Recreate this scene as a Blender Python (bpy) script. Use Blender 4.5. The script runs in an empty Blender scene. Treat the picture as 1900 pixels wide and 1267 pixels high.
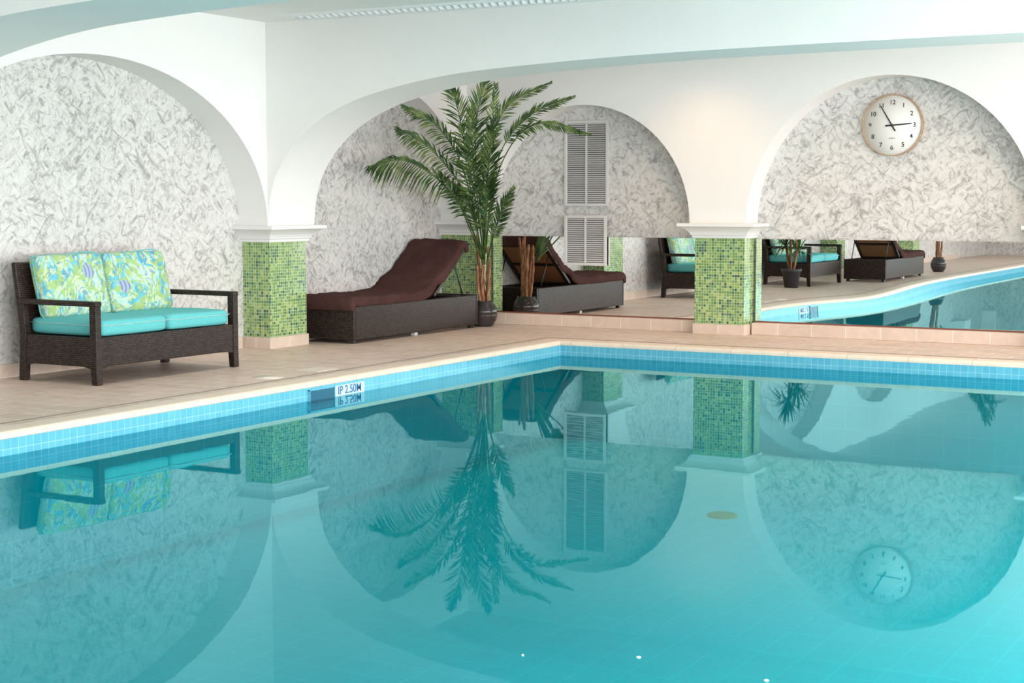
import bpy, math, random
from mathutils import Vector, Matrix, noise
random.seed(7)
COL = bpy.context.scene.collection
bpy.context.scene.view_settings.view_transform = 'Standard'
TH = math.radians(29.3); F = 3000.0; PIT = math.atan(263.5 / F); CH = 1.25
cT, sT, cP, sP = math.cos(TH), math.sin(TH), math.cos(PIT), math.sin(PIT)

def ray(px, py, r):
    v = (633.5 - py) / F
    dz = r * (v * cP - sP) / (cP + v * sP)
    zc = r * cP - dz * sP
    s = (px - 950) / F * zc
    return Vector((cT * s - sT * r, sT * s + cT * r, CH + dz))

def onz(px, py, z):
    v = (633.5 - py) / F
    r = (z - CH) * (cP + v * sP) / (v * cP - sP)
    return ray(px, py, r)

# ---------------------------------------------------------------- materials
class NT:
    def __init__(s, name):
        s.m = bpy.data.materials.new(name); s.m.use_nodes = True
        s.t = s.m.node_tree; s.b = s.t.nodes['Principled BSDF']; s.out = s.t.nodes['Material Output']
    def n(s, typ, ins=None, **kw):
        nd = s.t.nodes.new(typ)
        for k, v in kw.items(): setattr(nd, k, v)
        for k, v in (ins or {}).items():
            if hasattr(v, 'is_output'): s.t.links.new(v, nd.inputs[k])
            else: nd.inputs[k].default_value = v
        return nd
    def set(s, **kw):
        names = dict(color='Base Color', rough='Roughness', metal='Metallic', normal='Normal', spec='Specular IOR Level',
                     coat='Coat Weight', sheen='Sheen Weight', emit='Emission Color', estr='Emission Strength')
        for k, v in kw.items():
            i = s.b.inputs[names[k]]
            if hasattr(v, 'is_output'): s.t.links.new(v, i)
            else: i.default_value = v
        return s
    def ramp(s, fac, stops, interp='LINEAR'):
        nd = s.t.nodes.new('ShaderNodeValToRGB'); nd.color_ramp.interpolation = interp
        e = nd.color_ramp.elements
        while len(e) < len(stops): e.new(0.5)
        for el, (p, c) in zip(e, stops): el.position = p; el.color = c if len(c) == 4 else (*c, 1)
        s.t.links.new(fac, nd.inputs['Fac']); return nd.outputs['Color']
    def math(s, op, a, b=0.0):
        nd = s.n('ShaderNodeMath', {0: a, 1: b}, operation=op); return nd.outputs[0]
    def mix(s, fac, a, b, blend='MIX'):
        nd = s.n('ShaderNodeMix', data_type='RGBA', blend_type=blend)
        for i, v in ((0, fac), (6, a), (7, b)):
            if hasattr(v, 'is_output'): s.t.links.new(v, nd.inputs[i])
            else: nd.inputs[i].default_value = v if not isinstance(v, tuple) or len(v) == 4 else (*v, 1)
        return nd.outputs[2]
    def uv(s): return s.n('ShaderNodeTexCoord').outputs['UV']
    def obj(s): return s.n('ShaderNodeTexCoord').outputs['Object']
    def noise(s, vec, scale, detail=4, rough=.55, dist=0.0):
        return s.n('ShaderNodeTexNoise', {'Vector': vec, 'Scale': scale, 'Detail': detail, 'Roughness': rough, 'Distortion': dist}).outputs['Fac']
    def bump(s, h, strength=.3, dist=.01):
        return s.n('ShaderNodeBump', {'Height': h, 'Strength': strength, 'Distance': dist}).outputs['Normal']

def simple(name, col, rough=.6, var=.08, scale=12, **kw):
    k = NT(name); f = k.noise(k.obj(), scale)
    lo = tuple(c * (1 - var) for c in col); hi = tuple(min(1, c * (1 + var)) for c in col)
    k.set(color=k.ramp(f, [(.3, lo), (.7, hi)]), rough=rough, **kw); return k.m

M = {}
M['white'] = simple('white_plaster', (.84, .82, .80), .75, .012, 3)
M['whitegloss'] = simple('white_paint', (.82, .815, .81), .35, .01, 3)
# swirled trowelled plaster: crossed short strokes, curled by distortion
k = NT('sponged_plaster'); o = k.obj(); sp = k.n('ShaderNodeSeparateXYZ', {0: o})
uu = k.math('ADD', sp.outputs[0], sp.outputs[1]); vv = sp.outputs[2]
d1 = k.math('ADD', uu, vv); d2 = k.math('SUBTRACT', uu, vv)
pA = k.n('ShaderNodeCombineXYZ', {0: d1, 1: k.math('MULTIPLY', d2, .50)}).outputs[0]
pB = k.n('ShaderNodeCombineXYZ', {0: k.math('MULTIPLY', d1, .55), 1: d2, 2: 5.0}).outputs[0]
a = k.noise(pA, 7.5, 6, .62, 2.4); b_ = k.noise(pB, 8.5, 6, .62, 2.4); c_ = k.noise(o, 2.4, 3, .5, .8); e_ = k.noise(o, 24, 5, .7, 1.5)
f = k.math('ADD', k.math('ADD', k.math('MULTIPLY', k.math('MINIMUM', a, b_), .74), k.math('MULTIPLY', c_, .10)), k.math('MULTIPLY', e_, .16))
col = k.ramp(f, [(.36, (.33, .31, .30)), (.42, (.47, .45, .435)), (.465, (.62, .60, .58)), (.54, (.72, .70, .675))])
k.set(color=col, rough=.42, normal=k.bump(f, .3, .008)); M['swirl'] = k.m

k = NT('green_mosaic'); u = k.uv()
sc = k.n('ShaderNodeVectorMath', {0: u, 1: (1 / .0255,) * 3}, operation='MULTIPLY').outputs[0]
fl = k.n('ShaderNodeVectorMath', {0: sc}, operation='FLOOR').outputs[0]
fr = k.n('ShaderNodeVectorMath', {0: sc}, operation='FRACTION').outputs[0]
wn = k.n('ShaderNodeTexWhiteNoise', {'Vector': fl}, noise_dimensions='3D').outputs['Value']
tc = k.ramp(wn, [(0, (.17, .31, .08)), (.24, (.27, .42, .11)), (.46, (.13, .27, .09)), (.60, (.40, .52, .18)), (.76, (.07, .17, .09)), (.86, (.21, .35, .16)), (.95, (.04, .11, .07))], 'CONSTANT')
sp = k.n('ShaderNodeSeparateXYZ', {0: fr})
g = k.math('MAXIMUM', k.math('GREATER_THAN', sp.outputs[0], .86), k.math('GREATER_THAN', sp.outputs[1], .86))
k.set(color=k.mix(g, tc, (.52, .58, .42)), rough=k.math('ADD', k.math('MULTIPLY', g, .5), .14)); M['mosaic'] = k.m

def tiles(name, c1, c2, cm, w, h, off=.5, mort=.004, rough=.4, nv=.1, bmp=.15, spec=.5):
    k = NT(name); u = k.uv()
    br = k.n('ShaderNodeTexBrick', {'Vector': u, 'Color1': (*c1, 1), 'Color2': (*c2, 1), 'Mortar': (*cm, 1), 'Scale': 1, 'Mortar Size': mort, 'Mortar Smooth': .1, 'Bias': 0, 'Brick Width': w, 'Row Height': h}, offset=off)
    nz = k.noise(k.obj(), 9, 6, .65, .6)
    sh = k.ramp(nz, [(.3, (1 - nv,) * 3), (.7, (1, 1, 1))])
    k.set(color=k.mix(1.0, br.outputs['Color'], sh, 'MULTIPLY'), rough=rough, spec=spec, normal=k.bump(br.outputs['Fac'], -bmp if bmp else 0.0, .004))
    return k.m
M['deck'] = tiles('deck_tile', (.82, .635, .53), (.73, .565, .47), (.92, .82, .73), .40, .20, .5, .006, .45, .24, .15, .3)
M['skirt'] = tiles('skirting_tile', (.76, .62, .52), (.70, .57, .48), (.84, .76, .67), .32, .4, 0, .005, .4, .15)
M['coping'] = tiles('coping_stone', (.90, .74, .61), (.85, .70, .57), (.66, .54, .45), .5, 20, 0, .004, .45, .12, .15, .3)
M['bluetile'] = tiles('blue_pool_tile', (.15, .49, .64), (.12, .44, .61), (.32, .60, .69), .055, .09, 0, .0022, .2, .06, 0, .3)
M['basin'] = tiles('basin_tile', (.0, .68, .75), (.0, .665, .735), (.03, .75, .80), .20, .20, 0, .005, .5, .05, 0)
k = NT('dark_strip'); k.set(color=(.24, .185, .155, 1), rough=.6); M['strip'] = k.m

k = NT('pool_water'); nt = k.t
nrm = k.bump(k.noise(k.obj(), 1.6, 3, .5, .3), .025, .02)
tr = k.n('ShaderNodeBsdfTransparent', {'Color': (.12, .955, .99, 1)})
gl = k.n('ShaderNodeBsdfGlossy', {'Color': (.52, .94, 1, 1), 'Roughness': .016, 'Normal': nrm})
fz = k.n('ShaderNodeFresnel', {'IOR': 1.33})
mx = k.n('ShaderNodeMixShader', {0: fz.outputs[0], 1: tr.outputs[0], 2: gl.outputs[0]})
nt.nodes.remove(k.b); nt.links.new(mx.outputs[0], k.out.inputs['Surface']); M['water'] = k.m

k = NT('mirror_glass'); k.set(color=(.88, .88, .87, 1), metal=1.0, rough=.0); M['mirror'] = k.m

k = NT('wicker_weave'); u = k.uv()
br = k.n('ShaderNodeTexBrick', {'Vector': u, 'Color1': (.070, .044, .035, 1), 'Color2': (.026, .016, .013, 1), 'Mortar': (.004, .003, .0025, 1), 'Scale': 1, 'Mortar Size': .0028, 'Mortar Smooth': .5, 'Bias': 0, 'Brick Width': .026, 'Row Height': .013}, offset=.5)
k.set(color=br.outputs['Color'], rough=.45, spec=.25, normal=k.bump(br.outputs['Fac'], -1.0, .006)); M['wicker'] = k.m
k = NT('aqua_canvas'); u = k.uv(); f = k.noise(u, 60, 3)
k.set(color=k.ramp(f, [(.3, (.11, .49, .51)), (.7, (.16, .56, .57))]), rough=.9, spec=.2); M['aqua'] = k.m
M['piping'] = simple('pale_piping', (.34, .58, .56), .8)

k = NT('reef_print'); u = k.uv()
ud = k.n('ShaderNodeVectorMath', {0: u, 1: (1.0, .8, 1)}, operation='MULTIPLY').outputs[0]
n1 = k.noise(ud, 5.5, 1, .5, 3.4); n2 = k.noise(ud, 7.5, 1, .5, 3.8); n3 = k.noise(u, 4.5, 1.5, .5, 1.5); n4 = k.noise(ud, 8.5, 1, .5, 5)
base = k.ramp(n3, [(.38, (.12, .38, .54)), (.47, (.18, .52, .58)), (.54, (.30, .60, .60)), (.62, (.52, .68, .60))])
c1 = k.mix(k.ramp(n1, [(.49, (0, 0, 0)), (.52, (.9, .9, .9))]), base, (.38, .53, .18))
c2 = k.mix(k.ramp(n2, [(.55, (0, 0, 0)), (.575, (.85, .85, .85))]), c1, (.58, .68, .48))
c3 = k.mix(k.ramp(n4, [(.60, (0, 0, 0)), (.63, (.7, .7, .7))]), c2, (.15, .28, .46))
sx = k.n('ShaderNodeSeparateXYZ', {0: u})
for (fy, fz_, a_, b2) in ((-.19, .74, .055, .06), (.14, .62, .065, .055)):
    dx = k.math('DIVIDE', k.math('SUBTRACT', sx.outputs[0], fy), a_); dy = k.math('DIVIDE', k.math('SUBTRACT', sx.outputs[1], fz_), b2)
    d = k.math('ADD', k.math('ADD', k.math('MULTIPLY', dx, dx), k.math('MULTIPLY', dy, dy)), k.math('MULTIPLY', k.math('SUBTRACT', n1, .5), 1.5))
    ins = k.math('LESS_THAN', d, .9)
    st = k.math('GREATER_THAN', k.math('SINE', k.math('MULTIPLY', k.math('ADD', dx, k.math('MULTIPLY', k.math('MULTIPLY', dy, dy), .4)), 10)), .2)
    c3 = k.mix(ins, c3, k.mix(st, (.38, .46, .58), (.22, .26, .44)))
k.set(color=c3, rough=.9, spec=.2); M['reef'] = k.m

k = NT('brown_terry'); o = k.obj(); f = k.noise(o, 260, 2); f2 = k.noise(o, 7, 4)
k.set(color=k.ramp(f2, [(.3, (.062, .029, .027)), (.7, (.086, .041, .037))]), rough=1, spec=.08, normal=k.bump(f, .5, .003)); M['terry'] = k.m
k = NT('rust_mesh_fabric'); k.set(color=k.ramp(k.noise(k.obj(), 90), [(.3, (.26, .11, .04)), (.7, (.36, .17, .075))]), rough=.8); M['rust'] = k.m
M['blackmetal'] = simple('black_metal', (.02, .02, .02), .4)
k = NT('palm_leaf'); f = k.noise(k.obj(), 9, 3)
k.set(color=k.ramp(f, [(.34, (.018, .048, .010)), (.5, (.045, .10, .023)), (.66, (.14, .20, .055))]), rough=.45, spec=.35); M['leaf'] = k.m
k = NT('fibrous_bark'); f = k.noise(k.n('ShaderNodeVectorMath', {0: k.obj(), 1: (40, 40, 9)}, operation='MULTIPLY').outputs[0], 1.2, 5)
k.set(color=k.ramp(f, [(.3, (.11, .045, .02)), (.5, (.30, .13, .065)), (.7, (.48, .26, .14))]), rough=.8, normal=k.bump(f, .6, .01)); M['bark'] = k.m
M['vase'] = simple('dark_glazed_ceramic', (.035, .030, .030), .22, .2, 5)
M['soil'] = simple('soil', (.03, .02, .015), .95, .4, 60)
M['potgrey'] = simple('charcoal_plastic', (.04, .04, .045), .5)
k = NT('oak_rim'); f = k.noise(k.n('ShaderNodeVectorMath', {0: k.obj(), 1: (3, 3, 30)}, operation='MULTIPLY').outputs[0], 2, 4)
k.set(color=k.ramp(f, [(.3, (.42, .25, .13)), (.7, (.56, .36, .21))]), rough=.4); M['oak'] = k.m
M['face'] = simple('clock_white', (.83, .82, .80), .5, .01)
M['ink'] = simple('black_ink', (.015, .015, .015), .5)
M['grille'] = simple('grille_white', (.66, .64, .625), .4, .02)
M['dark'] = simple('dark_gap', (.08, .08, .08), .8)
M['marker'] = simple('marker_white', (.62, .73, .78), .25, .03)
M['blueink'] = simple('blue_ink', (.04, .16, .42), .4)
M['skim'] = simple('skimmer_blue', (.004, .09, .17), .3)
M['sand'] = simple('drain_tan', (1.0, .24, .02), .6, 0)

# ---------------------------------------------------------------- mesh builder
class MB:
    def __init__(s): s.v = []; s.f = []; s.sm = []
    def add(s, vs, fs, smooth=False):
        b = len(s.v); s.v += [tuple(v) for v in vs]
        for f in fs: s.f.append(tuple(i + b for i in f)); s.sm.append(smooth)
        return s
    def hexa(s, p, smooth=False):
        return s.add(p, [(3, 2, 1, 0), (4, 5, 6, 7), (0, 1, 5, 4), (1, 2, 6, 5), (2, 3, 7, 6), (3, 0, 4, 7)], smooth)
    def box(s, x0, x1, y0, y1, z0, z1):
        return s.hexa([(x0, y0, z0), (x1, y0, z0), (x1, y1, z0), (x0, y1, z0), (x0, y0, z1), (x1, y0, z1), (x1, y1, z1), (x0, y1, z1)])
    def loft(s, rings, caps=True, smooth=True, close=True):
        n = len(rings[0]); vs = [p for r in rings for p in r]; fs = []
        for i in range(len(rings) - 1):
            for j in range(n if close else n - 1):
                a, b = i * n + j, i * n + (j + 1) % n
                fs.append((a, b, b + n, a + n))
        s.add(vs, fs, smooth)
        if caps:
            b0 = len(s.v) - len(vs)
            s.f.append(tuple(b0 + j for j in reversed(range(n)))); s.sm.append(False)
            e = b0 + (len(rings) - 1) * n
            s.f.append(tuple(e + j for j in range(n))); s.sm.append(False)
        return s
    def tube(s, pts, rad, n=8, caps=True):
        pts = [Vector(p) for p in pts]; rings = []
        if not isinstance(rad, (list, tuple)): rad = [rad] * len(pts)
        up = Vector((.13, .21, .97))
        for i, p in enumerate(pts):
            t = (pts[min(i + 1, len(pts) - 1)] - pts[max(i - 1, 0)]).normalized()
            if abs(t.dot(up)) > .95: a = t.cross(Vector((1, .1, 0))).normalized()
            else: a = t.cross(up).normalized()
            b = t.cross(a)
            rings.append([p + (a * math.cos(q * 2 * math.pi / n) + b * math.sin(q * 2 * math.pi / n)) * rad[i] for q in range(n)])
        return s.loft(rings, caps)
    def lathe(s, prof, c=(0, 0, 0), n=32, caps=False, axis='z'):
        rings = []
        for r, h in prof:
            ring = []
            for q in range(n):
                a = q * 2 * math.pi / n; x, y = r * math.cos(a), r * math.sin(a)
                ring.append((c[0] + x, c[1] + y, c[2] + h) if axis == 'z' else (c[0] + x, c[1] - h, c[2] + y))
            rings.append(ring)
        return s.loft(rings, caps)
    def build(s, name, mat, parent=None, bevel=0, sub=0, seg=2):
        me = bpy.data.meshes.new(name); me.from_pydata(s.v, [], s.f)
        uvl = me.uv_layers.new(name='UVMap')
        for p in me.polygons:
            n = p.normal; ax = max(range(3), key=lambda i: abs(n[i]))
            for li in p.loop_indices:
                c = me.vertices[me.loops[li].vertex_index].co
                uvl.data[li].uv = ((c.x, c.y) if ax == 2 else (c.y, c.z) if ax == 0 else (c.x, c.z))
        me.polygons.foreach_set('use_smooth', s.sm)
        me.materials.append(mat); me.update()
        o = bpy.data.objects.new(name, me); COL.objects.link(o)
        if parent: o.parent = parent
        if bevel:
            m = o.modifiers.new('bevel', 'BEVEL'); m.width = bevel; m.segments = seg; m.limit_method = 'ANGLE'
        if sub:
            m = o.modifiers.new('sub', 'SUBSURF'); m.levels = sub; m.render_levels = sub
        return o

def tag(o, label=None, cat=None, group=None, kind=None):
    if label: o['label'] = label
    if cat: o['category'] = cat
    if group: o['group'] = group
    if kind: o['kind'] = kind
    return o
def thing(name, label, cat, loc=(0, 0, 0), rz=0, group=None):
    o = bpy.data.objects.new(name, None); COL.objects.link(o); o.location = loc; o.rotation_euler = (0, 0, rz)
    o.empty_display_size = .1
    return tag(o, label, cat, group)
def kids(o): return [c for c in bpy.data.objects if c.parent == o]
def dup(root, loc, rz, label):
    r = root.copy(); COL.objects.link(r); r.location = loc; r.rotation_euler = (0, 0, rz); r['label'] = label
    for ch in kids(root):
        c = ch.copy(); COL.objects.link(c); c.parent = r
        for gch in kids(ch):
            d = gch.copy(); COL.objects.link(d); d.parent = c
    return r
def text_obj(name, s, size, mat, parent, loc, rot, ext=.001, align='CENTER', off=0.0):
    cu = bpy.data.curves.new(name, 'FONT'); cu.body = s; cu.size = size; cu.extrude = ext; cu.align_x = align; cu.align_y = 'CENTER'; cu.offset = off
    t = bpy.data.objects.new(name, cu); COL.objects.link(t); bpy.context.view_layer.update()
    me = bpy.data.meshes.new_from_object(t.evaluated_get(bpy.context.evaluated_depsgraph_get()))
    bpy.data.objects.remove(t)
    o = bpy.data.objects.new(name, me); COL.objects.link(o); me.materials.clear(); me.materials.append(mat)
    o.location = loc; o.rotation_euler = rot; o.parent = parent; return o

# ---------------------------------------------------------------- dimensions
XW = -8.66; XF = -8.36          # left plaster wall / arcade face
YW = 14.28; YF = 13.98          # back plaster wall / arcade face
ZC = 2.70; ZS = 1.03            # ceiling, springing line
PX0, PX1, PY0, PY1 = -6.61, -.35, -6.5, 12.65   # pool edge
WZ = -.125; FZ = -.85
XR, YN = 3.0, -9.0

# ---------------------------------------------------------------- setting
d = MB(); z0, z1 = -.3, 0.0; cw = .16
d.box(XW - .2, PX0 - cw, YN, YW + .3, z0, z1); d.box(PX1 + cw, XR, YN, YW + .3, z0, z1)
d.box(PX0 - cw, PX1 + cw, PY1 + cw, YW + .3, z0, z1); d.box(PX0 - cw, PX1 + cw, YN, PY0 - cw, z0, z1)
tag(d.build('floor', M['deck']), kind='structure')
tag(MB().box(XW - .3, XR, YN, YW + .4, ZC, ZC + .1).build('ceiling', M['white']), kind='structure')
tag(MB().box(XW - .2, XW, YN, YW + .2, 0, ZC).build('wall_left', M['swirl']), kind='structure')
tag(MB().box(XW, XR, YW, YW + .2, 0, ZC).build('wall_back', M['swirl']), kind='structure')
tag(MB().box(XW, XR, YN - .2, YN, 0, ZC).build('wall_rear', M['swirl']), kind='structure')

def prof_arch(u0, u1, zs, b, n=40):
    c, a = (u0 + u1) / 2, (u1 - u0) / 2
    return [(c - a * math.cos(math.pi * i / n), zs + b * math.sin(math.pi * i / n)) for i in range(n + 1)]
def arched(name, axis, c0, c1, pts, ztop, mat):
    def P(u, c, z): return (c, u, z) if axis == 'y' else (u, c, z)
    m = MB(); n = len(pts)
    for c in (c0, c1):
        m.add([P(u, c, z) for u, z in pts] + [P(u, c, ztop) for u, z in pts], [(i, i + 1, n + i + 1, n + i) for i in range(n - 1)])
    runs = [[0]]
    for i in range(1, n):
        runs[-1].append(i)
        if i < n - 1:
            a = math.atan2(pts[i][1] - pts[i - 1][1], pts[i][0] - pts[i - 1][0]); b = math.atan2(pts[i + 1][1] - pts[i][1], pts[i + 1][0] - pts[i][0])
            if abs(a - b) > .6: runs.append([i])
    for r in runs:
        q = len(r)
        m.add([P(pts[i][0], c0, pts[i][1]) for i in r] + [P(pts[i][0], c1, pts[i][1]) for i in r], [(i, i + 1, q + i + 1, q + i) for i in range(q - 1)], True)
    for u, z in (pts[0], pts[-1]):
        m.add([P(u, c0, z), P(u, c1, z), P(u, c1, ztop), P(u, c0, ztop)], [(0, 1, 2, 3)])
    return tag(m.build(name, mat), kind='structure')

ly = [(YN, -6.7), (-6.2, -2.32), (-1.84, 2.05), (2.53, 6.40), (6.90, 10.75), (11.34, 13.96)]
pts = []
for i, (a, b) in enumerate(ly):
    pts += prof_arch(a, b, ZS, min(1.26, (b - a) / 2) if i else .9)
pts += [(YW, ZS)]
arched('wall_left_arcade', 'y', XF, XW, pts, ZC, M['white'])
pts = [(XF + .001, ZS)] + prof_arch(-8.22, -5.95, ZS, 1.125) + prof_arch(-5.39, -2.80, ZS, 1.30) + prof_arch(-2.30, .30, ZS, 1.30) + prof_arch(.80, XR, ZS, 1.1)
arched('wall_back_arcade', 'x', YF, YW, pts, ZC, M['white'])

def catmull(P, per=6):
    P = [Vector(p) for p in P]; P = [2 * P[0] - P[1]] + P + [2 * P[-1] - P[-2]]; out = []
    for i in range(1, len(P) - 2):
        for k_ in range(per):
            t = k_ / per; a, b, c, d_ = P[i - 1], P[i], P[i + 1], P[i + 2]
            out.append(.5 * ((2 * b) + (c - a) * t + (2 * a - 5 * b + 4 * c - d_) * t * t + (3 * b - a - 3 * c + d_) * t ** 3))
    out.append(P[-2]); return out
bp = [(0, ZS), (.02, 1.22), (.07, 1.40), (.16, 1.56), (.30, 1.72), (.50, 1.87), (.76, 1.995), (1.08, 2.09), (1.6, 2.185), (2.2, 2.24), (3.4, 2.29), (5, 2.31), (7, 2.31), (9, 2.26), (11.3, 2.1)]
bpts = [(XF + p.x, p.y) for p in catmull(bp)]
arched('trim_1', 'x', 10.75, 11.40, bpts, ZC, M['white'])
arched('trim_2', 'x', 6.20, 6.90, bpts, ZC, M['white'])
b = MB()
for y0, y1 in ((11.33, 13.94), (6.92, 10.75), (2.55, 6.38), (-1.8, 2.0), (-6.2, -2.3)):
    b.box(XW, XW + .02, y0, y1, 0, .095)
tag(b.build('baseboard_left', M['skirt']), kind='structure')
b = MB()
for x0, x1 in ((-8.20, -5.92), (-5.38, -2.82), (-2.28, .3)):
    b.box(x0, x1, 14.12, YW, 0, .11)
tag(b.build('baseboard_back', M['skirt'], bevel=.006), kind='structure')
b = MB(); g0, g1 = cw + .10, cw + .118
b.box(PX0 - g1, PX0 - g0, PY0, PY1 + g1, 0, .002); b.box(PX0 - g1, PX1, PY1 + g0, PY1 + g1, 0, .002)
tag(b.build('trim_3', M['strip']), kind='structure')

# mirrors (thin old glass, very slightly wavy)
M['redrail'] = simple('red_brown_rail', (.20, .06, .04), .4)
def gz(z):  # bow confined to the lower half of the sheet
    s = min(1, max(0, (z - .22) / .25)); return -(.22 - z) if z < .22 else .25 * (s - s ** 3 + s ** 4 / 2)
for x0, x1, lab, wav in ((-8.20, -5.92, 'low wall mirror behind the tall palm and lower vent', 0), (-5.38, -2.82, 'low wall mirror in the arch under the round clock', 1), (-2.28, .3, 'low wall mirror beyond the pillar at the right edge', 0)):
    t = thing('wall_mirror', lab, 'mirror', ((x0 + x1) / 2, 14.22, .11))
    w = (x1 - x0) / 2; nx, nz = 90, 36; vs = []; fs = []
    for j in range(nz + 1):
        for i in range(nx + 1):
            x = -w + 2 * w * i / nx; z = .012 + .763 * j / nz
            A = .0062 * math.exp(-((x + .15) / .60) ** 2) * wav
            vs.append((x, .006 + A * gz(z) , z))
    for j in range(nz):
        for i in range(nx):
            q = j * (nx + 1) + i; fs.append((q, q + 1, q + nx + 2, q + nx + 1))
    m = MB(); m.add(vs, fs, True); m.build('glass', M['mirror'], t)
    MB().box(-w, w, .012, .03, .012, .775).build('backing', M['grille'], t)
    MB().box(-w, w, -.002, .032, 0, .012).build('bottom_rail', M['redrail'], t)

# ---------------------------------------------------------------- pillars
def pillar(x0, x1, y0, y1, lab, fx=False, fy=False):
    cx, cy = (x0 + x1) / 2, (y0 + y1) / 2
    t = thing('mosaic_pillar', lab, 'pillar', (cx, cy, 0), group='green mosaic pillars around the pool')
    def rect(e, z):
        a = x0 - (0 if fx else e) - cx; b_ = x1 + e - cx; c = y0 - e - cy; d_ = y1 + (0 if fy else e) - cy
        return [(a, c, z), (b_, c, z), (b_, d_, z), (a, d_, z)]
    MB().loft([rect(0, .09), rect(0, .90)], smooth=False).build('shaft', M['mosaic'], t)
    MB().loft([rect(.014, 0), rect(.014, .095)], smooth=False).build('base', M['skirt'], t, bevel=.004)
    pr = [(.004, .895), (.022, .895), (.022, .915), (.034, .922), (.038, .935), (.05, .955), (.072, .975), (.10, .992), (.122, 1.0), (.132, 1.002), (.132, ZS)]
    MB().loft([rect(e, z) for e, z in pr], smooth=False).build('capital', M['whitegloss'], t)
pillar(XW, -8.38, 10.79, 11.30, 'green mosaic pillar between the wicker sofa and the brown lounger', fx=True)
pillar(XW, -8.24, 13.97, YW, 'green mosaic pillar in the corner behind the tall palm', fx=True, fy=True)
pillar(-5.90, -5.41, 14.0, YW, 'green mosaic pillar against the mirrored wall, left of the clock arch', fy=True)
pillar(-2.78, -2.32, 14.0, YW, 'pillar at the right edge, right of the clock, its white capital showing', fy=True)
pillar(XW, -8.38, 6.42, 6.88, 'green mosaic pillar beside the small potted yucca', fx=True)
pillar(XW, -8.38, 2.07, 2.51, 'green mosaic pillar reflected in the mirror above the far lounger', fx=True)
pillar(XW, -8.38, -2.30, -1.86, 'green mosaic pillar beyond the far lounger, seen in the mirror', fx=True)

# ---------------------------------------------------------------- pool
pool = thing('swimming_pool', 'rectangular tiled swimming pool with cream stone edge', 'pool', (0, 0, 0))
t_ = .02
sides = ((PX0 + t_ - .1, PX0 + t_, PY0, PY1), (PX1 - t_, PX1 - t_ + .1, PY0, PY1), (PX0, PX1, PY1 - t_, PY1 - t_ + .1), (PX0, PX1, PY0 + t_ - .1, PY0 + t_))
bs = MB()
bs.box(PX0 + t_ - .1, PX1 - t_ + .1, PY0, PY1 - t_ + .1, FZ - .1, FZ)
for a in sides: bs.box(*a, FZ, -.215)
bs.build('basin', M['basin'], pool)
bt = MB()
for a in sides: bt.box(*a, -.215, -.035)
bt.build('waterline_tiles', M['bluetile'], pool)
pr = [(.03, -.048), (.006, -.046), (0, -.034), (0, -.02), (.006, -.007), (.018, .001), (.04, .004), (cw, .004), (cw, -.06)]
rings = [[(PX0 - dd, PY0 - dd, z), (PX1 + dd, PY0 - dd, z), (PX1 + dd, PY1 + dd, z), (PX0 - dd, PY1 + dd, z)] for dd, z in pr]
MB().loft(rings, caps=False, smooth=False).build('coping', M['coping'], pool)
tag(MB().add([(PX0 + t_, PY0 + t_, WZ), (PX1 - t_, PY0 + t_, WZ), (PX1 - t_, PY1 - t_, WZ), (PX0 + t_, PY1 - t_, WZ)], [(0, 1, 2, 3)]).build('pool_water', M['water']),
    'still turquoise water filling the swimming pool', 'water', kind='stuff')
c = onz(1340, 958, FZ)
t = thing('pool_drain', 'round tan drain cover on the pool bottom', 'drain', (c.x, c.y, FZ + .001))
MB().lathe([(.10, 0), (.10, .012), (.085, .018), (.001, .018)], n=28).build('cover', M['sand'], t)
for (px, py, lab) in ((970, 1216, 'smallest white petal floating left of the bigger one'), (1185, 1220, 'largest white petal floating at the bottom of the water'), (1422, 1263, 'white petal floating rightmost, at the very bottom edge')):
    c = onz(px, py, WZ); s = .004 if px == 970 else .008
    m = MB(); m.lathe([(.001, .003), (s * .6, .004), (s, .002), (s * .9, .0)], n=9)
    o = m.build('petal', M['whitegloss']); o.location = (c.x, c.y, WZ); tag(o, lab, 'petal', 'white petals floating on the water')
xm = PX0 + t_
t = thing('depth_marker', 'white tile depth marker with blue letters at pool edge', 'depth marker', (xm + .001, 9.38, -.087))
MB().box(0, .004, -.185, .185, -.04, .036).build('plate', M['marker'], t)
text_obj('lettering', 'IP 2.50M', .082, M['blueink'], t, (.005, 0, -.003), (math.pi / 2, 0, math.pi / 2), ext=.0006, off=.001)
t = thing('skimmer', 'dark blue skimmer opening left of the depth marker', 'skimmer', (xm + .001, 9.04, -.085))
MB().box(0, .012, -.145, .145, -.06, .036).build('opening', M['skim'], t)
MB().box(0, .016, -.15, .15, .030, .040).box(0, .016, -.15, -.143, -.06, .036).box(0, .016, .143, .15, -.06, .036).build('frame', M['bluetile'], t)
c = onz(497, 700, 0); t = thing('deck_drain', 'round grey drain cover in the deck near the sofa', 'drain cover', (c.x, c.y, 0))
MB().lathe([(.11, 0), (.11, .004), (.09, .004), (.088, .002), (.001, .002)], n=32).build('cover', M['skirt'], t)
MB().lathe([(.085, .002), (.085, .005), (.001, .005)], n=32).build('lid', simple('pale_lid', (.70, .63, .56), .4), t)
c = onz(588, 686, 0); t = thing('access_cover', 'rectangular pale access cover set in the deck', 'floor cover', (c.x, c.y, 0))
MB().box(-.10, .10, -.13, .13, 0, .004).build('plate', simple('pale_cover', (.80, .68, .58), .4), t, bevel=.002)

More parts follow.
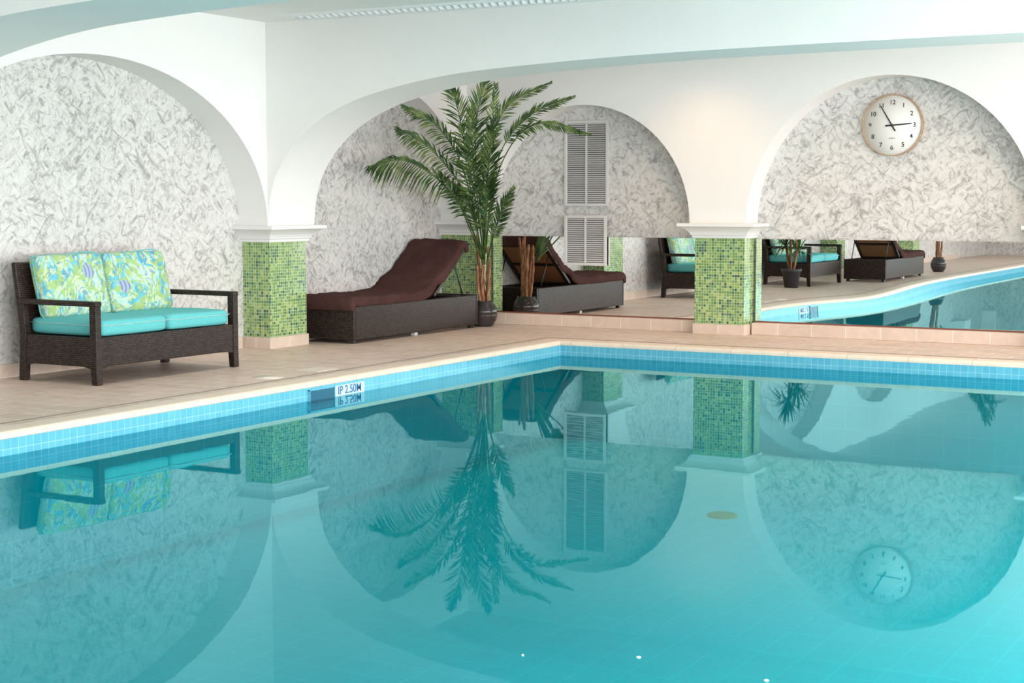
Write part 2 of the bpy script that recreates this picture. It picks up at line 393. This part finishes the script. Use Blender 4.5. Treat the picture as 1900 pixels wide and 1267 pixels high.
# ---------------------------------------------------------------- ceiling lattice
t = thing('ceiling_grille', 'white lattice air grille strip high on the ceiling', 'grille', (-6.2, 10.50, ZC))
MB().box(-1.7, 1.7, -.14, .14, -.004, 0).build('backing', simple('lattice_back', (.60, .56, .53), .7), t)
MB().box(-1.72, 1.72, -.16, -.13, -.02, 0).box(-1.72, 1.72, .13, .16, -.02, 0).build('frame', M['whitegloss'], t)
m = MB(); i = -1.7
while i < 1.65:
    for sg in (-1, 1):
        m.hexa([(i, -.13 * sg, -.014), (i + .012, -.13 * sg, -.014), (i + .142, .13 * sg, -.014), (i + .13, .13 * sg, -.014), (i, -.13 * sg, -.004), (i + .012, -.13 * sg, -.004), (i + .142, .13 * sg, -.004), (i + .13, .13 * sg, -.004)])
    i += .065
m.build('lattice', M['whitegloss'], t)

# ---------------------------------------------------------------- vents
def vent(x0, x1, z0, z1, y, lab):
    t = thing('louvre_vent', lab, 'vent', ((x0 + x1) / 2, y, z0), group='white louvred wall vents')
    w = (x1 - x0) / 2; h = z1 - z0; fr_ = .028
    MB().box(-w + .01, w - .01, -.006, 0, .01, h - .01).build('backing', M['dark'], t)
    MB().box(-w, w, -.022, 0, 0, fr_).box(-w, w, -.022, 0, h - fr_, h).box(-w, -w + fr_, -.022, 0, fr_, h - fr_).box(w - fr_, w, -.022, 0, fr_, h - fr_).build('frame', M['grille'], t, bevel=.003)
    MB().box(-.008, .008, -.02, 0, fr_, h - fr_).build('mullion', M['grille'], t)
    m = MB(); z = fr_ + .008
    while z < h - fr_ - .008:
        for a, b_ in ((-w + fr_, -.008), (.008, w - fr_)):
            m.hexa([(a, -.018, z), (b_, -.018, z), (b_, -.005, z + .010), (a, -.005, z + .010), (a, -.018, z + .004), (b_, -.018, z + .004), (b_, -.005, z + .014), (a, -.005, z + .014)])
        z += .0205
    m.build('louvres', M['grille'], t)
vent(-7.41, -6.93, 1.185, 2.02, YW, 'taller louvred white wall vent, upper of the two')
vent(-7.37, -6.91, .605, 1.095, 14.205, 'shorter louvred white vent overlapping the mirror, lower of the two')

# ---------------------------------------------------------------- clock
cc = Vector((-4.13, YW, 1.905)); R = .272
t = thing('wall_clock', 'round white wall clock with oak rim and black hands', 'clock', cc)
MB().lathe([(R - .03, 0), (R, 0), (R, .040), (R - .004, .046), (R - .008, .042), (R - .010, .035)], n=72, axis='y').build('rim', M['oak'], t)
MB().lathe([(R - .008, .03), (R - .008, .034), (.0005, .034)], n=72, axis='y').build('face', M['face'], t)
rot = (math.pi / 2, 0, 0)
for i in range(1, 13):
    a = math.radians(90 - 30 * i); rr = R * .735
    text_obj('numeral', str(i), .056, M['ink'], t, (rr * math.cos(a), -.0355, rr * math.sin(a)), rot, .0006, off=.0006)
text_obj('lettering', 'QUARTZ', .014, M['ink'], t, (0, -.0355, -.115), rot, .0004)
def hand(ang, l, tail, w, y, nm):
    a = math.radians(ang); c, s = math.cos(a), math.sin(a)
    def q(u, v, yy): return (u * c - v * s, yy, u * s + v * c)
    MB().hexa([q(-tail, -w, y), q(l, -w * .6, y), q(l, w * .6, y), q(-tail, w, y), q(-tail, -w, y - .003), q(l, -w * .6, y - .003), q(l, w * .6, y - .003), q(-tail, w, y - .003)]).build(nm, M['ink'], t)
hand(121, .20, .06, .0065, -.044, 'minute_hand'); hand(4, .175, .06, .0075, -.039, 'hour_hand')
MB().lathe([(.012, .034), (.012, .050), (.001, .052)], n=16, axis='y').build('hub', M['ink'], t)

# ---------------------------------------------------------------- sofa (local: width along y, front +x)
def pillow(cx, cy, cz, lx, ly_, lz, tilt=0, puff=.5, seed=0, n=12):
    m = MB(); vid = {}; vs = []; fs = []
    def P(a, b, c):
        key = (round(a, 4), round(b, 4), round(c, 4))
        if key in vid: return vid[key]
        f = max(0, (1 - abs(a) ** 6) * (1 - abs(b) ** 6)) ** .5
        th = (1 - puff) + puff * f
        rx = 1 - .02 * abs(b) ** 6; ry = 1 - .02 * abs(a) ** 6
        x, y, z = a * lx / 2 * rx, b * ly_ / 2 * ry, c * lz / 2 * th
        z += .008 * noise.noise(Vector((x * 5 + seed, y * 5, c))) * (1 if c > 0 else .3)
        p = Vector((x, y, z)); p.rotate(Matrix.Rotation(tilt, 3, 'Y'))
        vid[key] = len(vs); vs.append((p.x + cx, p.y + cy, p.z + cz)); return vid[key]
    L = [-1 + 2 * i / n for i in range(n + 1)]
    for i in range(n):
        for j in range(n):
            a0, a1, b0, b1 = L[i], L[i + 1], L[j], L[j + 1]
            fs.append((P(a0, b0, 1), P(a1, b0, 1), P(a1, b1, 1), P(a0, b1, 1)))
            fs.append((P(a0, b1, -1), P(a1, b1, -1), P(a1, b0, -1), P(a0, b0, -1)))
    for i in range(n):
        for c0, c1 in ((-1, 0), (0, 1)):
            a0, a1 = L[i], L[i + 1]
            fs.append((P(a0, -1, c0), P(a1, -1, c0), P(a1, -1, c1), P(a0, -1, c1)))
            fs.append((P(a1, 1, c0), P(a0, 1, c0), P(a0, 1, c1), P(a1, 1, c1)))
            fs.append((P(-1, a1, c0), P(-1, a0, c0), P(-1, a0, c1), P(-1, a1, c1)))
            fs.append((P(1, a0, c0), P(1, a1, c0), P(1, a1, c1), P(1, a0, c1)))
    m.add(vs, fs, True); return m
def rim_tube(cx, cy, cz, lx, ly_, tilt, r=.005):
    pts = []
    for a, b in [(-1, -1), (0, -1), (1, -1), (1, 0), (1, 1), (0, 1), (-1, 1), (-1, 0), (-1, -1)]:
        k1 = .975 if abs(a) == 1 and abs(b) == 1 else 1
        p = Vector((a * lx / 2 * k1, b * ly_ / 2 * k1, 0)); p.rotate(Matrix.Rotation(tilt, 3, 'Y')); pts.append(p + Vector((cx, cy, cz)))
    return MB().tube(catmull(pts, 4), r, 6)

sofa = thing('wicker_sofa', 'dark wicker two seat sofa with reef print back cushions at left wall', 'sofa', (-8.07, 8.80, 0), math.radians(-1.0), 'dark wicker sofas along the left wall')
HW = .735; D0, D1 = -.37, .36; PW = .054
for sy in (-1, 1):
    y0, y1 = (-HW, -HW + PW) if sy < 0 else (HW - PW, HW)
    MB().loft([[(D1 - .060 + e, y0, z), (D1 + e2, y0, z), (D1 + e2, y1, z), (D1 - .060 + e, y1, z)] for z, e, e2 in ((0, .010, .004), (.12, .0, .0), (.34, 0, 0), (.545, 0, 0))], smooth=False).build('leg', M['wicker'], sofa, bevel=.006)
    MB().loft([[(D0 - .01 + e, y0, z), (D0 + .045 + e, y0, z), (D0 + .045 + e, y1, z), (D0 - .01 + e, y1, z)] for z, e in ((0, .0), (.30, .02), (.545, .0))], smooth=False).build('leg', M['wicker'], sofa, bevel=.006)
    MB().box(D0 - .01, D1 + .004, y0 - .003, y1 + .003, .530, .566).build('armrest', M['wicker'], sofa, bevel=.008)
m = MB()
N_ = 20
def apron_z(t): return .108 + .014 * (1 - (2 * t - 1) ** 14)
for (xa, xb) in ((D1 - .06, D1 - .008), (D0 + .02, D0 + .06)):
    for i in range(N_):
        ta, tb = i / N_, (i + 1) / N_; ya, yb = -HW + .05 + ta * (2 * HW - .10), -HW + .05 + tb * (2 * HW - .10)
        m.hexa([(xa, ya, apron_z(ta)), (xb, ya, apron_z(ta)), (xb, yb, apron_z(tb)), (xa, yb, apron_z(tb)), (xa, ya, .32), (xb, ya, .32), (xb, yb, .32), (xa, yb, .32)])
for sy in (-1, 1):
    for i in range(8):
        ta, tb = i / 8, (i + 1) / 8; xa, xb = D0 + .03 + ta * (D1 - D0 - .08), D0 + .03 + tb * (D1 - D0 - .08)
        y0, y1 = (-HW + .008, -HW + .05) if sy < 0 else (HW - .05, HW - .008)
        m.hexa([(xa, y0, apron_z(ta)), (xb, y0, apron_z(tb)), (xb, y1, apron_z(tb)), (xa, y1, apron_z(ta)), (xa, y0, .32), (xb, y0, .32), (xb, y1, .32), (xa, y1, .32)])
m.box(D0 + .03, D1 - .02, -HW + .03, HW - .03, .28, .315)
m.build('seat_base', M['wicker'], sofa)
MB().hexa([(D0 + .00, -HW + .01, .30), (D0 + .045, -HW + .01, .30), (D0 + .045, HW - .01, .30), (D0 + .00, HW - .01, .30),
           (D0 - .075, -HW + .01, .815), (D0 - .035, -HW + .01, .815), (D0 - .035, HW - .01, .815), (D0 - .075, HW - .01, .815)]).build('backrest', M['wicker'], sofa, bevel=.012)
for sy in (-1, 1):
    cu = pillow(.0, sy * .334, .378, .69, .658, .118, 0, .12, sy).build('seat_cushion', M['aqua'], sofa, sub=1)
    rim_tube(.0, sy * .334, .400, .695, .663, 0, .0035).build('piping', M['piping'], cu)
    cu = pillow(-.276, sy * .325, .640, .45, .635, .12, math.radians(76), .25, 4 * sy).build('back_cushion', M['reef'], sofa, sub=1)
    rim_tube(-.276, sy * .325, .640, .455, .640, math.radians(76), .005).build('piping', M['aqua'], cu)

# ---------------------------------------------------------------- lounger (local: x centre, y 0 foot .. 2.1 head)
lg = thing('sun_lounger', 'low wicker sun lounger with brown towel cover, back raised, beside the palm', 'sun lounger', (-8.34, 11.50, 0), 0, 'wicker sun loungers along the left wall')
W = .315
m = MB(); m.box(-W, W, 0, .035, .03, .325).box(-W, W, 2.085, 2.12, .03, .325).box(-W, -W + .035, .035, 2.085, .03, .325).box(W - .035, W, .035, 2.085, .03, .325)
m.build('base', M['wicker'], lg, bevel=.008)
MB().box(-W + .03, W - .03, .03, 1.30, .27, .315).build('seat_panel', M['wicker'], lg)
for x in (-W + .03, W - .07):
    for y in (.03, 1.02, 2.03): MB().box(x, x + .04, y, y + .05, 0, .032).build('foot', M['blackmetal'] if y != 1.02 else M['grille'], lg)
H0 = Vector((0, 1.30, .33)); H1 = Vector((0, 1.92, .80)); dv = (H1 - H0).normalized(); nv = Vector((0, -dv.z, dv.y))
def sl(x, a, b): p = H0 + dv * a + nv * b; return (x, p.y, p.z)
Lb = (H1 - H0).length; BW = W - .015
def slab(m, xa, xb, a0, a1, b0, b1): return m.hexa([sl(xa, a0, b0), sl(xb, a0, b0), sl(xb, a1, b0), sl(xa, a1, b0), sl(xa, a0, b1), sl(xb, a0, b1), sl(xb, a1, b1), sl(xa, a1, b1)])
m = MB(); slab(m, -BW, -BW + .045, 0, Lb, -.025, .01); slab(m, BW - .045, BW, 0, Lb, -.025, .01); slab(m, -BW, BW, Lb - .05, Lb, -.025, .01); slab(m, -BW, BW, 0, .05, -.025, .01); slab(m, -BW, BW, Lb * .5 - .02, Lb * .5 + .02, -.025, 0)
m.build('backrest_frame', M['wicker'], lg, bevel=.005)
m = MB(); slab(m, -BW + .04, BW - .04, .04, Lb - .04, -.012, .0); m.build('backrest_panel', M['rust'], lg)
for x in (-W + .06, W - .06):
    MB().tube([sl(x, Lb * .72, -.03), (x, 1.93, .32)], .007, 8).build('strut', M['blackmetal'], lg)
MB().tube([(-W + .02, 1.93, .315), (W - .02, 1.93, .315)], .009, 8).build('crossbar', M['blackmetal'], lg)
path = [Vector((0, -.025, .29)), Vector((0, -.014, .355)), Vector((0, .04, .380)), Vector((0, .3, .373)), Vector((0, .65, .368)), Vector((0, .95, .368)), Vector((0, 1.12, .376)), Vector((0, 1.25, .412)), Vector((0, 1.36, .485))] + [H0 + dv * a + nv * .042 for a in (.30, .45, .62, .745)] + [H0 + dv * .79 + nv * .008, H0 + dv * .775 - nv * .06]
pp = catmull(path, 7); rings = []
for i, p in enumerate(pp):
    tt = (pp[min(i + 1, len(pp) - 1)] - pp[max(i - 1, 0)]).normalized(); nn = Vector((0, -tt.z, tt.y))
    th = .039 * min(1, .35 + i / 8, .35 + (len(pp) - 1 - i) / 9); ring = []
    for q in range(48):
        a = q * 2 * math.pi / 48; cx = math.copysign(abs(math.cos(a)) ** .35, math.cos(a)); sy = math.copysign(abs(math.sin(a)) ** .5, math.sin(a))
        wd = W + .010 - .014 * min(1, max(0, (p.y - 1.2) / .3))
        v = p + Vector((1, 0, 0)) * cx * wd + nn * sy * th
        if sy > 0:
            cr = 1 - abs(noise.noise(Vector((v.x * 4 + p.y * 3, p.y * 7 + p.z * 5, 8.1)))) * 6
            v += nn * (.010 * noise.noise(Vector((v.x * 3, v.y * 5 + v.z * 4, 1.7))) + .009 * max(0, cr))
        v += Vector((1, 0, 0)) * cx * .006 * noise.noise(Vector((p.y * 12, p.z * 8, cx)))
        if abs(cx) > .9 and sy < .2: v -= nn * (.026 + .014 * noise.noise(Vector((p.y * 5, p.z * 6, cx * 3))))
        ring.append(v)
    rings.append(ring)
MB().loft(rings).build('towel_mattress', M['terry'], lg)

# ---------------------------------------------------------------- palm
PB = Vector((-8.06, 13.79, 0))
palm = thing('potted_palm', 'tall potted palm with brown canes and spreading dark green fronds', 'potted palm', PB, 0, 'potted palms in dark round vases')
MB().lathe([(.001, 0), (.085, 0), (.095, .01), (.125, .06), (.138, .11), (.138, .115), (.133, .118), (.138, .122), (.135, .16), (.118, .205), (.095, .232), (.098, .25), (.088, .252), (.083, .235), (.083, .22)], n=40).build('vase', M['vase'], palm)
MB().lathe([(.001, .222), (.084, .222)], n=24).build('soil', M['soil'], palm)
def loc(px, py, r): return ray(px, py, r) - PB
random.seed(11)
for i in range(7):
    a = i * 2 * math.pi / 7; b0 = Vector((.04 * math.cos(a), .04 * math.sin(a), .2))
    tp = b0 + Vector((.03 * math.cos(a) + random.uniform(-.02, .02), .02 * math.sin(a) - .02, .50 + random.uniform(-.1, .22)))
    md = (b0 + tp) / 2 + Vector((random.uniform(-.02, .02), random.uniform(-.02, .02), 0))
    ps = catmull([b0, md, tp], 8); rad = [.017 - .006 * j / len(ps) + (.004 if j % 3 == 0 else 0) for j in range(len(ps))]
    MB().tube(ps, rad, 8).build('cane', M['bark'], palm)
def frond(pts, leaf=.25, start=.3, seed=0, n=30, droop=.25, facing=1.0):
    rnd = random.Random(seed); P = catmull([loc(*p) for p in pts], 12); m = MB(); K = len(P)
    m.tube(P, [.009 * (1 - .8 * i / K) for i in range(K)], 6)
    view = Vector((sT, -cT, .25)).normalized()
    for i in range(n):
        u = start + (1 - start) * i / (n - 1); x = u * (K - 1); j = min(int(x), K - 2); p = P[j].lerp(P[j + 1], x - j)
        T = (P[j + 1] - P[j]).normalized(); N1 = (view * facing + Vector((0, 0, .5)) + Vector((rnd.uniform(-.2, .2),) * 3)).normalized()
        S = T.cross(N1).normalized(); w = (u - start) / (1 - start)
        Ln = leaf * (.55 + .6 * math.sin(math.pi * min(1, w * .8 + .15))) * (1 - .55 * w ** 4)
        for sg in (-1, 1):
            D = (T * (.78 + .6 * w) + S * sg * (.82 - .25 * w) + Vector((0, 0, -.10)) + Vector([rnd.uniform(-.13, .13) for _ in range(3)])).normalized()
            L = Ln * rnd.uniform(.8, 1.12); e1 = p + D * L * .5 + Vector((0, 0, -droop * L * .15)); e2 = p + D * L + Vector((0, 0, -droop * L * .65))
            Wv = D.cross(N1 + Vector([rnd.uniform(-.4, .4) for _ in range(3)])).normalized() * .0096
            up = D.cross(Wv).normalized() * .003
            m.add([p - Wv * .4, p + up, p + Wv * .4, e1 - Wv, e1 + up, e1 + Wv, e2 - Wv * .12, e2 + Wv * .12], [(0, 1, 4, 3), (1, 2, 5, 4), (3, 4, 6), (4, 5, 7), (4, 7, 6)])
    return m.build('frond', M['leaf'], palm)
B = 15.85
FR = [
 ([(893, 470, B), (862, 395, 15.6), (815, 335, 15.2), (750, 298, 14.9), (690, 308, 14.7)], .27, .45, .8),
 ([(895, 470, B), (868, 370, 15.5), (830, 310, 15.2), (785, 265, 14.95), (738, 238, 14.8)], .20, .4, .6),
 ([(893, 470, B), (872, 360, 15.5), (845, 280, 15.2), (800, 225, 15.0), (748, 196, 14.85)], .16, .45, .4),
 ([(897, 470, B), (882, 370, 15.5), (862, 270, 15.2), (850, 205, 15.0), (832, 154, 14.9)], .22, .35, .3),
 ([(899, 470, B), (890, 370, 15.6), (882, 270, 15.4), (887, 205, 15.2), (905, 140, 15.1)], .22, .35, .2),
 ([(899, 470, B), (895, 370, 15.6), (905, 270, 15.4), (945, 195, 15.2), (1020, 154, 15.1)], .14, .48, .1),
 ([(901, 470, B), (905, 370, 15.6), (935, 270, 15.4), (990, 210, 15.2), (1062, 180, 15.1)], .13, .52, .1),
 ([(901, 470, B), (915, 350, 15.5), (955, 260, 15.3), (1010, 228, 15.1), (1092, 248, 14.9)], .11, .52, .4),
 ([(903, 490, B), (915, 440, 15.7), (930, 395, 15.6), (952, 350, 15.5)], .14, .33, .1),
 ([(899, 480, B), (898, 400, 15.6), (904, 330, 15.4), (912, 240, 15.2)], .20, .36, .2),
 ([(893, 480, B), (870, 420, 15.6), (845, 365, 15.4), (815, 320, 15.2)], .15, .45, .4),
 ([(895, 480, B), (880, 390, 15.5), (868, 320, 15.2), (856, 235, 15.0)], .22, .36, .3),
 ([(899, 480, B), (900, 390, 15.5), (908, 300, 15.3), (920, 160, 15.1)], .18, .40, .1),
 ([(895, 490, B), (885, 430, 15.6), (868, 380, 15.5), (850, 345, 15.4)], .13, .35, .2),
 ([(899, 490, B), (900, 430, 15.5), (905, 370, 15.4), (912, 330, 15.3)], .15, .35, .2),
 ([(897, 480, B), (887, 380, 15.4), (878, 300, 15.1), (874, 200, 14.9)], .21, .38, .2),
]
for i, (p, lf, st, dr) in enumerate(FR): frond(p, lf, st, i + 3, 38, dr)

# potted yucca (tall stem with drooping crown, low side heads)
yu = thing('potted_yucca', 'spiky potted yucca in a grey tapered pot, seen in the mirror before the sofa', 'potted plant', (-7.84, 6.28, 0))
MB().lathe([(.001, 0), (.10, 0), (.135, .22), (.15, .22), (.152, .26), (.14, .26), (.135, .24)], n=32).build('pot', M['potgrey'], yu)
MB().lathe([(.001, .235), (.135, .235)], n=24).build('soil', M['soil'], yu)
for hx, hy, hz in ((-.08, .02, .62), (.09, -.03, .55), (.01, .07, .74), (-.03, -.02, 1.42), (.10, .03, 1.22)):
    MB().tube(catmull([(hx * .3, hy * .3, .23), (hx * .7, hy * .6, .42), (hx, hy, hz)], 5), .018, 8).build('stem', M['bark'], yu)
    m = MB(); rnd = random.Random(int(hz * 100)); big = 1.35 if hz > 1 else 1
    for i in range(54):
        a = rnd.uniform(0, 6.28); el = rnd.uniform(-.5, 1.4); D = Vector((math.cos(a) * math.cos(el), math.sin(a) * math.cos(el), math.sin(el)))
        p = Vector((hx, hy, hz - .03)); L = rnd.uniform(.22, .33) * big; Wv = D.cross(Vector((0, 0, 1))).normalized() * .013 * big
        e1 = p + D * L * .55; e2 = p + D * L + Vector((0, 0, -.3 * L * (1 - math.sin(max(el, 0)))))
        m.add([p - Wv * .5, p + Wv * .5, e1 - Wv, e1 + Wv, e2], [(0, 1, 3, 2), (2, 3, 4)])
    m.build('foliage', M['leaf'], yu)

dup(sofa, (-8.08, 5.05, 0), 0, 'dark wicker sofa with aqua seat seen in the mirror behind the yucca')
dup(lg, (-7.48, 1.85, 0), 0, 'wicker sun lounger seen only in the mirror right of the reflected yucca')
dup(palm, (-7.30, .40, 0), math.radians(40), 'potted palm seen only in the mirror beyond the far lounger')

# ---------------------------------------------------------------- lights
def area(name, loc_, rot_, sx, sy, power, col=(1, 1, 1)):
    l = bpy.data.lights.new(name, 'AREA'); l.shape = 'RECTANGLE'; l.size = sx; l.size_y = sy; l.energy = power; l.color = col
    o = bpy.data.objects.new(name, l); COL.objects.link(o); o.location = loc_; o.rotation_euler = rot_; return o
area('window_daylight', (2.6, 4.5, 1.3), (0, math.radians(90), 0), 2.2, 17, 1040, (1, .985, .975))
area('rear_daylight', (-1.0, -7.0, 1.5), (math.radians(90), 0, 0), 7, 2.0, 300, (1, .985, .97))
area('underwater_fill', (PX1 - .06, 5.5, -.48), (0, math.radians(90), 0), .5, 13, 70, (.6, .98, 1))  # unseen fill added below the surface to make the basin glow turquoise
def spot(name, loc_, tgt, power, col, ang=60, blend=.9):
    l = bpy.data.lights.new(name, 'SPOT'); l.energy = power; l.color = col; l.spot_size = math.radians(ang); l.spot_blend = blend; l.shadow_soft_size = .12
    o = bpy.data.objects.new(name, l); COL.objects.link(o); o.location = loc_
    o.rotation_euler = (Vector(tgt) - Vector(loc_)).to_track_quat('-Z', 'Y').to_euler()
spot('downlight_and_fill', (-5.75, 13.1, 2.66), (-5.75, 13.75, .6), 46, (1, .58, .36), 115, 1)
spot('downlight_and_fill', (-2.7, 13.1, 2.66), (-2.7, 13.75, .5), 46, (1, .60, .38), 115, 1)
spot('downlight_and_fill', (-4.1, 12.9, 2.66), (-4.1, 13.4, 0), 56, (1, .66, .44), 135, 1)
spot('downlight_and_fill', (-7.3, 12.7, 2.66), (-7.5, 13.0, 0), 60, (1, .78, .62), 120, 1)
spot('downlight_and_fill', (-7.3, 9.9, 2.60), (-7.4, 9.9, 0), 42, (1, .86, .76), 120, 1)  # added fill over the left deck, brightens its tiles; no known fixture
spot('downlight_and_fill', (-7.3, 8.0, 2.60), (-7.4, 8.0, 0), 42, (1, .86, .76), 120, 1)  # second added fill for the left deck, nearer the sofa
w = bpy.data.worlds.new('World'); bpy.context.scene.world = w; w.use_nodes = True
w.node_tree.nodes['Background'].inputs[0].default_value = (1, .98, .965, 1); w.node_tree.nodes['Background'].inputs[1].default_value = 1.95

# ---------------------------------------------------------------- camera
cam = bpy.data.cameras.new('camera'); co = bpy.data.objects.new('camera', cam); COL.objects.link(co)
cam.sensor_width = 36; cam.lens = F / 1900 * 36; co.location = (0, 0, CH)
co.rotation_euler = (math.pi / 2 - PIT, 0, TH); bpy.context.scene.camera = co
